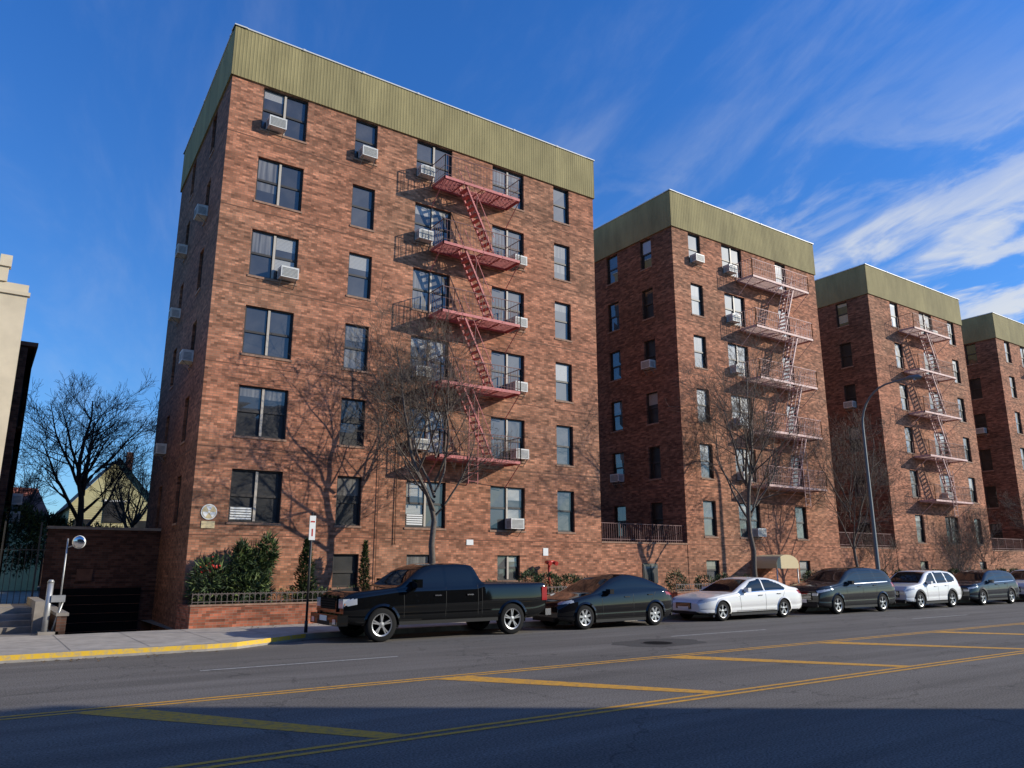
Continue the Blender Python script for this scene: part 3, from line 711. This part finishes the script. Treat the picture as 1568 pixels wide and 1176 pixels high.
# ---------------------------------------------------------------- vehicles
def lerpf(P):
    def f(x):
        if x<=P[0][0]: return P[0][1]
        for a,b in zip(P,P[1:]):
            if x<=b[0]: return a[1]+(b[1]-a[1])*(x-a[0])/(b[0]-a[0]+1e-9)
        return P[-1][1]
    def g(x,s=.06):
        return (f(x-2*s)+2*f(x-s)+3*f(x)+2*f(x+s)+f(x+2*s))/9
    return g
def pip(x,z,poly):
    c=False;n=len(poly)
    for i in range(n):
        x1,z1=poly[i];x2,z2=poly[(i+1)%n]
        if (z1>z)!=(z2>z) and x<(x2-x1)*(z-z1)/(z2-z1)+x1: c=not c
    return c
def paint(name,col,metal=.0,rough=.5):
    return mat(name,col,rough,metal=metal,coat=1,sl=.0 if col[0]<.1 else .3)
def car(name,xf,yc,T,L,W,H,paintm,arch_black=False,truck=False,rimm='rim',wr=None,yaw=0):
    sx=L/T['L'];sz=H/T['H']
    S=lambda P:[(a*sx,b*sz) for a,b in P]
    top=lerpf(S(T['top']));belt=lerpf(S(T['belt'])); zb=T['zb']; hw=W/2
    wins=[S(p) for p in T['wins']]; ws=[a*sx for a in T['ws']]; rw=[a*sx for a in T['rw']] if T.get('rw') else None
    wx=[a*sx for a in T['wheels']]; wr=wr or T['wr']; ra=wr+.065
    tum=T.get('tum',.38); fp=T.get('fp',.2); rp=T.get('rp',.12)
    def plan(x):
        k=1.0
        if x<.75: k-=fp*((.75-x)/.75)**2.2
        if x>L-.6: k-=rp*((x-(L-.6))/.6)**2.2
        return hw*k
    N1,N2,N3=24,16,12
    zbf=lambda x: zb+ (.12*(1-x/.5)**2 if x<.5 else 0)+(.15*((x-(L-.6))/.6)**2 if x>L-.6 else 0)
    def sect(x):
        t=top(x); zs=min(belt(x),t-.03); w=plan(x); b=zbf(x); P=[]
        for k in range(N1+1):
            s=k/N1; z=b+(zs-b)*s
            y=w*(.945+.055*math.sin(math.pi*min(1,(.12+.75*s)))-(.10*(1-s/.12)**2 if s<.12 else 0))
            if s>.9: y-=w*.02*((s-.9)/.1)**2
            y-=.012*math.exp(-((s-.34)/.07)**2)
            P.append((y,z))
        ys,_=P[-1]; ze=zs+(t-zs)*.94
        for k in range(1,N2+1):
            s=k/N2; z=zs+(ze-zs)*s; y=ys-.015*min(1,s*4)-tum*(z-zs)-.05*s**6
            P.append((y,z))
        ye,_=P[-1]
        for k in range(1,N3+1):
            s=k/N3; y=ye*(1-s); P.append((y,ze+(t-ze)*(1-(1-s)**2.6)))
        return P
    def sy(x,z):
        P=sect(x)[:N1+N2+1]
        for a,b in zip(P,P[1:]):
            if a[1]<=z<=b[1]+1e-9: return a[0]+(b[0]-a[0])*(z-a[1])/(b[1]-a[1]+1e-9)
        return P[0][0] if z<P[0][1] else P[-1][0]
    e=empty(name); mb=MB()
    nx=int(L/.03); XS=[L*i/nx for i in range(nx+1)]
    SE=[sect(x) for x in XS]; K=len(SE[0])
    MT=[paintm,'cglass','plastic','lens','tail','chrome','amber']
    for sgn in(-1,1):
        id=[[mb.v((x,sgn*p[0],p[1])) for p in s] for x,s in zip(XS,SE)]
        for i in range(nx):
            xc=(XS[i]+XS[i+1])/2
            for k in range(K-1):
                zc=(SE[i][k][1]+SE[i+1][k+1][1])/2; yc_=(SE[i][k][0]+SE[i+1][k+1][0])/2
                if k<N1+N2 and any((xc-a)**2+(zc-wr)**2<ra*ra for a in wx): continue
                m=0
                if k<N1:
                    if zc<zb+.09: m=2
                    for (p,mi) in T.get('lights',[]):
                        if pip(xc,zc,S(p)): m=mi
                elif k<N1+N2:
                    if any(pip(xc,zc,p) for p in wins): m=1
                    for (p,mi) in T.get('lights',[]):
                        if pip(xc,zc,S(p)): m=mi
                else:
                    if ws[0]<xc<ws[1] and yc_<.93*SE[i][N1+N2][0]: m=1
                    if rw and rw[0]<xc<rw[1] and yc_<.9*SE[i][N1+N2][0]: m=1
                    if T.get('bed') and T['bed'][0]*sx<xc<T['bed'][1]*sx and yc_<.92*SE[i][N1+N2][0]: m=2
                    if T.get('glassroof') and ws[1]<=xc<=rw[0] and yc_<.8*SE[i][N1+N2][0]: m=1
                    for (p,mi) in T.get('lights',[]):
                        if mi==3 and pip(xc,zc,S(p)) and yc_>.6*hw: m=mi
                f=[id[i][k],id[i+1][k],id[i+1][k+1],id[i][k+1]]
                mb.f(f if sgn<0 else f[::-1],m,True)
        for j in(0,nx):
            c=mb.v((XS[j],0,SE[j][0][1]))
            for k in range(K-1):
                mb.f([c,id[j][k],id[j][k+1]],0,False)
        for i in range(nx):
            a=SE[i][0];b=SE[i+1][0]
            if any(abs((XS[i]+XS[i+1])/2-q)<ra for q in wx): continue
            mb.quad((XS[i],0,a[1]),(XS[i+1],0,b[1]),(XS[i+1],sgn*b[0],b[1]),(XS[i],sgn*a[0],a[1]),2)
    mb.obj('body',MT,e)
    d=MB()
    d.box(.15,L-.15,-hw*.62,hw*.62,zb+.02,min(.62,H*.4),0)
    for sgn in(-1,1):
        for a in wx:
            n=28; rI=ra-.03; rO=ra+(.055 if arch_black else .028)
            pr=None
            for j in range(n+1):
                t=R(-28)+R(236)*j/n
                pi=(a+rI*math.cos(t),wr+rI*math.sin(t)); po=(a+rO*math.cos(t),wr+rO*math.sin(t))
                yo=sy(po[0],po[1])+.006; 
                A=d.v((pi[0],sgn*(yo+.004),pi[1])); B=d.v((po[0],sgn*yo,po[1])); C=d.v((pi[0],sgn*(hw*.55),pi[1])); D=d.v((po[0],sgn*(yo-.02),po[1]))
                if pr and pi[1]>zb-.06:
                    mi=0 if arch_black else 1
                    d.f([pr[0],A,B,pr[1]],mi,True); d.f([pr[0],A,C,pr[2]],0,True); d.f([pr[1],B,D,pr[3]],mi,True)
                pr=(A,B,C,D)
        def strip(pts,w,m,off=.003,vert=True):
            for (p,q) in zip(pts,pts[1:]):
                n=8
                for j in range(n):
                    t0=j/n;t1=(j+1)/n
                    a=(p[0]+(q[0]-p[0])*t0,p[1]+(q[1]-p[1])*t0); b=(p[0]+(q[0]-p[0])*t1,p[1]+(q[1]-p[1])*t1)
                    dx,dz=(w,0) if vert else (0,w)
                    d.quad((a[0],sgn*(sy(*a)+off),a[1]),(b[0],sgn*(sy(*b)+off),b[1]),(b[0]+dx,sgn*(sy(b[0]+dx,b[1]+dz)+off),b[1]+dz),(a[0]+dx,sgn*(sy(a[0]+dx,a[1]+dz)+off),a[1]+dz),m)
        for sm_ in T['seams']: strip(S(sm_),.012,0)
        for sm_ in T.get('chromes',[]): strip(S(sm_),.022,2,off=.005,vert=False)
        for (hx,hz) in T['handles']:
            hx*=sx;hz*=sz; y=sy(hx,hz)
            y0,y1=sorted((sgn*(y-.01),sgn*(y+.03))); d.box(hx,hx+.2,y0,y1,hz,hz+.03,T.get('hm',1))
        mx,mz=T['mirror'][0]*sx,T['mirror'][1]*sz; y=sy(mx,mz); ms=T.get('msize',1)
        for (a0,a1,b0,b1,c0,c1,mm) in((mx-.06,mx+.1,y+.02,y+.02+.2*ms,mz,mz+.14*ms,1),(mx,mx+.05,y-.06,y+.03,mz-.01,mz+.04,0)):
            yy=sorted((sgn*b0,sgn*b1)); d.box(a0,a1,yy[0],yy[1],c0,c1,mm)
        a0=wx[0]+ra;a1=wx[1]-ra; yy=sorted((sgn*(hw*.80),sgn*(hw*.955))); d.box(a0,a1,yy[0],yy[1],zb-.03,zb+.06,0)
    T['front'](d,hw*(1-fp),sz)
    T['rear'](d,L,hw*(1-rp),sz)
    d.obj('trim',['plastic',paintm,'chrome','lens','tail','white','black','amber'],e)
    wm=MB()
    for a in wx:
        for sgn in(-1,1):
            yo=sgn*(hw-.03); 
            prof=[(wr*.66,-.0),(wr*.70,.0),(wr*.93,.005),(wr,-.035),(wr,-.2),(wr*.9,-.235),(wr*.6,-.235)]
            n=36; pr=None
            for j in range(n+1):
                t=2*math.pi*j/n; ring=[wm.v((a+r*math.cos(t),yo+sgn*w,wr+r*math.sin(t))) for r,w in prof]
                if pr:
                    for k in range(len(prof)-1): wm.f([pr[k],pr[k+1],ring[k+1],ring[k]],0,True)
                pr=ring
            def ringq(r0,w0,r1,w1,m):
                for j in range(n):
                    t0=2*math.pi*j/n;t1=2*math.pi*(j+1)/n
                    wm.quad((a+r0*math.cos(t0),yo+sgn*w0,wr+r0*math.sin(t0)),(a+r1*math.cos(t0),yo+sgn*w1,wr+r1*math.sin(t0)),(a+r1*math.cos(t1),yo+sgn*w1,wr+r1*math.sin(t1)),(a+r0*math.cos(t1),yo+sgn*w0,wr+r0*math.sin(t1)),m,True)
            ringq(wr*.67,.002,wr*.60,-.01,1); ringq(wr*.60,-.01,wr*.58,-.11,2); ringq(wr*.58,-.11,.001,-.11,2)
            ringq(wr*.17,-.02,.001,-.01,1); ringq(wr*.17,-.02,wr*.19,-.09,1)
            ns=T.get('spokes',5)
            for s_ in range(ns):
                t=2*math.pi*s_/ns+.3
                for dt in((-.13,.13) if T.get('dbl',True) else (0,)):
                    c0=(math.cos(t+dt*.4),math.sin(t+dt*.4)); c1=(math.cos(t+dt),math.sin(t+dt)); hwid=.017 if T.get('dbl',True) else .035
                    px_,pz_=-c1[1],c1[0]
                    q=[]
                    for (c,r,w) in((c0,wr*.12,-.02),(c1,wr*.62,-.012)):
                        for s2 in(-1,1): q.append((a+c[0]*r+px_*hwid*s2,yo+sgn*w,wr+c[1]*r+pz_*hwid*s2))
                    wm.quad(q[0],q[1],q[3],q[2],1)
                    for (u0,u1) in((q[0],q[2]),(q[1],q[3])): wm.quad(u0,u1,(u1[0],u1[1]-sgn*.05,u1[2]),(u0[0],u0[1]-sgn*.05,u0[2]),1)
    wm.obj('wheels',['tire',rimm,'black'],e)
    e.location=(xf,yc,0.002)
    e.rotation_euler=(0,0,yaw)
    return e

def front_sedan(d,w,sz):
    d.box(-.025,.02,-w*.5,w*.5,.42*sz,.62*sz,6); 
    for k in range(4): d.box(-.035,-.027,-w*.48,w*.48,(.45+.045*k)*sz,(.458+.045*k)*sz,2)
    d.box(-.03,.02,-w*.8,w*.8,.25*sz,.34*sz,0); d.box(-.04,-.037,-.24,.24,.36*sz,.36*sz+.13,5)
def rear_gen(d,L,w,sz):
    d.box(L-.02,L+.03,-w*.9,w*.9,.28*sz,.42*sz,0); d.box(L-.02,L+.02,-w*.95,-w*.55,.72*sz,.84*sz,4); d.box(L-.02,L+.02,w*.55,w*.95,.72*sz,.84*sz,4); d.box(L+.02,L+.025,-.24,.24,.55*sz,.68*sz,5)
def front_suv(d,w,sz):
    d.box(-.025,.02,-w*.62,w*.62,.52*sz,.8*sz,6)
    for k in range(5): d.box(-.035,-.027,-w*.6,w*.6,(.55+.05*k)*sz,(.56+.05*k)*sz,2)
    d.box(-.035,.03,-w*.95,w*.95,.28*sz,.42*sz,0); d.box(-.045,-.038,-.24,.24,.42*sz,.42*sz+.13,5)
    d.box(-.03,.05,-w*.98,-w*.66,.68*sz,.77*sz,3); d.box(-.03,.05,w*.66,w*.98,.68*sz,.77*sz,3)
def front_ev(d,w,sz):
    d.box(-.02,.02,-w*.75,w*.75,.24*sz,.36*sz,0); d.box(-.03,-.022,-.24,.24,.42*sz,.42*sz+.13,5)
SED=dict(L=5.0,H=1.48,zb=.2,wr=.335,top=[(0,.56),(.06,.66),(.3,.78),(.9,.89),(1.5,.95),(2.0,1.21),(2.4,1.39),(2.8,1.465),(3.3,1.46),(3.75,1.37),(4.35,1.12),(4.75,1.07),(4.92,1.03),(5.0,.85)],
 belt=[(0,.55),(.3,.74),(1.5,.91),(4.3,1.0),(5,.9)],
 wins=[[(1.85,.965),(2.4,1.30),(2.78,1.385),(2.92,1.39),(2.92,.975)],[(2.99,.975),(2.99,1.39),(3.35,1.37),(3.85,1.2),(4.05,1.06),(3.95,1.0)]],
 ws=[1.5,2.42],rw=[3.7,4.35],wheels=[.88,3.88],fp=.26,rp=.16,
 lights=[([(0.02,.6),(.62,.72),(.68,.78),(.3,.76),(.02,.68)],3),([(4.72,.85),(5,.83),(5,.98),(4.62,.98)],4)],
 seams=[[(1.72,.35),(1.68,.88)],[(2.93,.3),(2.95,.95)],[(3.72,.55),(3.95,.95)]],chromes=[[(1.85,.93),(3.95,.985)],[(1.5,.31),(3.4,.31)]],
 handles=[(2.6,.82),(3.55,.86)],hm=2,mirror=(1.98,.96),front=front_sedan,rear=rear_gen)
EV=dict(L=4.75,H=1.62,zb=.22,wr=.355,top=[(0,.62),(.06,.74),(.35,.88),(1.0,1.0),(1.25,1.05),(1.7,1.28),(2.15,1.49),(2.6,1.6),(3.05,1.61),(3.6,1.5),(4.3,1.22),(4.55,1.13),(4.68,1.05),(4.75,.85)],
 belt=[(0,.6),(.35,.82),(1.2,.98),(4.3,1.1),(4.75,.95)],
 wins=[[(1.6,1.01),(2.15,1.35),(2.6,1.5),(2.85,1.53),(2.85,1.04)],[(2.9,1.04),(2.9,1.53),(3.25,1.49),(3.9,1.26),(4.0,1.14),(3.85,1.09)]],
 ws=[1.2,2.35],rw=[3.3,4.35],glassroof=True,wheels=[.9,3.82],fp=.26,rp=.16,
 lights=[([(0.03,.72),(.5,.8),(.45,.87),(.03,.78)],3),([(4.35,.95),(4.75,.92),(4.75,1.0),(4.3,1.05)],4)],
 seams=[[(1.6,.4),(1.55,.95)],[(2.85,.3),(2.87,1.0)],[(3.5,.6),(3.85,1.05)]],handles=[(2.5,.9),(3.5,.95)],hm=0,mirror=(1.8,1.02),front=front_ev,rear=rear_gen,spokes=7,dbl=False)
SUV=dict(L=4.7,H=1.72,zb=.25,wr=.365,top=[(0,.78),(.05,.92),(.25,1.02),(1.05,1.12),(1.2,1.16),(1.85,1.58),(2.25,1.7),(3.3,1.72),(3.95,1.66),(4.3,1.55),(4.55,1.15),(4.66,1.05),(4.7,.85)],
 belt=[(0,.74),(.25,.92),(1.1,1.05),(4.3,1.14),(4.7,1.0)],
 wins=[[(1.42,1.09),(1.9,1.45),(2.2,1.58),(2.42,1.61),(2.42,1.1)],[(2.49,1.1),(2.49,1.62),(3.3,1.61),(3.38,1.13)],[(3.45,1.13),(3.38,1.61),(3.85,1.57),(4.15,1.35),(4.1,1.2)]],
 ws=[1.15,2.05],rw=[4.22,4.56],wheels=[.9,3.66],fp=.2,rp=.12,
 lights=[([(0.02,.78),(.5,.88),(.5,.94),(.02,.86)],3),([(4.35,.95),(4.7,.93),(4.7,1.12),(4.3,1.12)],4)],
 seams=[[(1.5,.45),(1.45,1.02)],[(2.43,.35),(2.45,1.05)],[(3.2,.6),(3.4,1.08)]],chromes=[[(1.42,1.07),(4.1,1.14)]],handles=[(2.15,.97),(3.1,1.0)],mirror=(1.62,1.08),front=front_suv,rear=rear_gen,tum=.3)
def front_truck(d,w,sz):
    d.box(-.05,.03,-w*.6,w*.6,.74,1.14,1)
    d.box(-.056,-.052,-w*.54,w*.54,.80,1.07,6)
    for k in range(4): d.box(-.07,-.058,-w*.54,w*.54,.83+.06*k,.838+.06*k,0)
    d.box(-.015,.2,-w*.985,-w*.66,.84,1.06,3); d.box(-.015,.2,w*.66,w*.985,.84,1.06,3)
    d.box(.02,.2,-w*1.0,-w*.9,.86,.95,7)
    d.box(-.16,.12,-w*1.02,w*1.02,.42,.68,1); d.box(-.165,-.162,-w*.45,w*.45,.42,.55,0); d.box(-.17,-.167,-.24,.24,.52,.65,5)
    d.box(-.17,-.162,-w*.9,-w*.7,.46,.58,3); d.box(-.17,-.162,w*.7,w*.9,.46,.58,3)
def rear_truck(d,L,w,sz):
    d.box(L-.02,L+.18,-w*1.0,w*1.0,.48,.66,2); d.box(L-.02,L+.19,-w*.4,w*.4,.662,.69,0)
    for s in(-1,1):
        y=sorted((s*w*.86,s*w*1.03)); d.box(L-.16,L+.02,y[0],y[1],.9,1.27,4)
TRK=dict(L=6.2,H=1.93,zb=.42,wr=.42,top=[(0,1.02),(.05,1.14),(.3,1.22),(1.2,1.30),(1.5,1.33),(2.15,1.80),(2.5,1.91),(3.3,1.93),(3.75,1.9),(3.88,1.84),(3.99,1.40),(4.1,1.38),(6.1,1.38),(6.2,1.36)],
 belt=[(0,1.0),(.3,1.12),(1.5,1.26),(3.9,1.3),(4.02,1.36),(6.2,1.36)],
 wins=[[(1.78,1.30),(2.2,1.66),(2.5,1.79),(2.82,1.81),(2.82,1.31)],[(2.92,1.31),(2.92,1.81),(3.55,1.8),(3.72,1.7),(3.74,1.34)]],
 ws=[1.45,2.3],rw=[3.86,3.99],bed=[4.1,6.12],wheels=[1.02,5.02],fp=.1,rp=.03,tum=.3,
 lights=[([(0.0,.88),(.33,.92),(.33,1.06),(.0,1.04)],3)],
 seams=[[(1.62,.5),(1.6,1.24)],[(2.84,.5),(2.86,1.28)],[(3.86,.5),(3.86,1.34)],[(3.99,.5),(3.99,1.36)]],chromes=[],handles=[(2.5,1.08),(3.5,1.08)],hm=2,mirror=(1.9,1.3),msize=1.5,front=front_truck,rear=rear_truck,spokes=5)
YC=19.42
pb=paint('paint_black',(.004,.0045,.005)); pn=paint('paint_black_pearl',(.007,.007,.008)); pw=paint('paint_white',(.72,.71,.68)); pg=paint('paint_dark_grey',(.02,.021,.022)); pl=paint('paint_navy',(.02,.024,.03))
car('pickup_truck',7.7,19.45,TRK,6.2,2.0,1.95,pb)
car('parked_car',14.5,YC,EV,4.75,1.9,1.62,pn)
car('parked_car',20.6,YC,SED,5.6,1.86,1.47,pw)
car('parked_car',27.3,YC,SUV,5.4,1.88,1.80,pg)
car('parked_car',33.6,YC,SUV,4.7,1.86,1.66,pw,arch_black=True)
car('parked_car',39.2,YC,SUV,5.0,1.86,1.66,pl,arch_black=True)
car('parked_car',45.2,YC,SUV,4.8,1.86,1.66,pw,arch_black=True)
car('parked_car',51,YC,SED,4.9,1.86,1.5,pn)

# ---------------------------------------------------------------- sky, sun, camera
sd=Vector((1.63,-1.15,.79)).normalized(); el=math.asin(sd.z); az=math.atan2(sd.x,sd.y)
w=bpy.data.worlds.new('World'); scene.world=w; w.use_nodes=True; nt=w.node_tree; nt.nodes.clear()
out=N(nt,'ShaderNodeOutputWorld'); bg=N(nt,'ShaderNodeBackground',Strength=.12)
sky=N(nt,'ShaderNodeTexSky',_sky_type='NISHITA'); sky.sun_disc=False; sky.sun_elevation=el; sky.sun_rotation=az; sky.air_density=1.0; sky.dust_density=.3; sky.ozone_density=3.0
tc=N(nt,'ShaderNodeTexCoord'); sp=N(nt,'ShaderNodeSeparateXYZ'); nt.links.new(tc.outputs['Generated'],sp.inputs[0])
tm=N(nt,'ShaderNodeMix',_data_type='RGBA'); tr=N(nt,'ShaderNodeMapRange'); nt.links.new(sp.outputs[2],tr.inputs[0]); tr.inputs[1].default_value=0; tr.inputs[2].default_value=.6
nt.links.new(tr.outputs[0],tm.inputs[0]); tm.inputs[6].default_value=(.62,.95,1.28,1); tm.inputs[7].default_value=(.38,1.0,1.8,1)
tint=N(nt,'ShaderNodeMix',_data_type='RGBA',_blend_type='MULTIPLY'); tint.inputs[0].default_value=1; nt.links.new(tm.outputs[2],tint.inputs[7]); nt.links.new(sky.outputs[0],tint.inputs[6])
zz=math_(nt,'ADD',math_(nt,'MAXIMUM',sp.outputs[2],0.0),.12)
cx=math_(nt,'DIVIDE',sp.outputs[0],zz); cy=math_(nt,'DIVIDE',sp.outputs[1],zz); cb=N(nt,'ShaderNodeCombineXYZ'); nt.links.new(cx,cb.inputs[0]); nt.links.new(cy,cb.inputs[1])
def rng(x,a,b,c=0.,d=1.,sm=True):
    r=N(nt,'ShaderNodeMapRange',_interpolation_type='SMOOTHSTEP' if sm else 'LINEAR'); nt.links.new(x,r.inputs[0])
    for i,v in zip((1,2,3,4),(a,b,c,d)): r.inputs[i].default_value=v
    return r.outputs[0]
def cloud(rot,sc,scale,lo,hi,dist=1.0,det=5,rough=.6):
    mp=N(nt,'ShaderNodeMapping'); mp.inputs['Rotation'].default_value=(0,0,R(rot)); nt.links.new(cb.outputs[0],mp.inputs[0])
    mp2=N(nt,'ShaderNodeMapping'); mp2.inputs['Scale'].default_value=sc; nt.links.new(mp.outputs[0],mp2.inputs[0])
    n=N(nt,'ShaderNodeTexNoise',Scale=scale,Detail=float(det),Roughness=rough,Distortion=dist); nt.links.new(mp2.outputs[0],n.inputs['Vector'])
    return rng(n.outputs[0],lo,hi)
vm=N(nt,'ShaderNodeVectorMath',_operation='DOT_PRODUCT'); nt.links.new(tc.outputs['Generated'],vm.inputs[0]); vm.inputs[1].default_value=Vector((.93,.1,.05)).normalized()
reg=rng(vm.outputs['Value'],.5,.98); low=rng(sp.outputs[2],.22,.58,1.,.0)
str_=cloud(12,(2.4,.7,1),1.6,.42,.78,.35,7,.62)
rip=cloud(12,(2.6,1.5,1),2.2,.42,.62,.5,6,.58)
vei=cloud(30,(1,.5,1),.9,.38,.68,.3,3)
big=math_(nt,'MULTIPLY',math_(nt,'MULTIPLY',str_,vei),math_(nt,'MULTIPLY',reg,.65))
ripm=math_(nt,'MULTIPLY',math_(nt,'MULTIPLY',rip,low),math_(nt,'MULTIPLY',reg,.95))
faint=math_(nt,'MULTIPLY',str_,.10)
fac=math_(nt,'MINIMUM',math_(nt,'ADD',math_(nt,'ADD',big,ripm),faint),.9)
mx=N(nt,'ShaderNodeMix',_data_type='RGBA'); nt.links.new(fac,mx.inputs[0]); nt.links.new(tint.outputs[2],mx.inputs[6]); mx.inputs[7].default_value=(6.0,6.3,6.7,1)
nt.links.new(mx.outputs[2],bg.inputs[0]); nt.links.new(bg.outputs[0],out.inputs[0])
sl=bpy.data.lights.new('sun','SUN'); sl.energy=5.0; sl.angle=R(.5); sl.color=(1,.93,.80); so=bpy.data.objects.new('sun',sl); scene.collection.objects.link(so)
so.rotation_euler=sd.to_track_quat('Z','Y').to_euler()
cam=bpy.data.cameras.new('camera'); cam.sensor_width=36; cam.lens=36*1170/1568; cam.clip_end=4000; cam.clip_start=.05
co=bpy.data.objects.new('camera',cam); scene.collection.objects.link(co); co.location=(0,0,1.9); co.rotation_euler=(R(90+13.3),0,R(-34.5)); scene.camera=co
scene.view_settings.view_transform='Standard'; scene.view_settings.look='None'; scene.view_settings.exposure=0
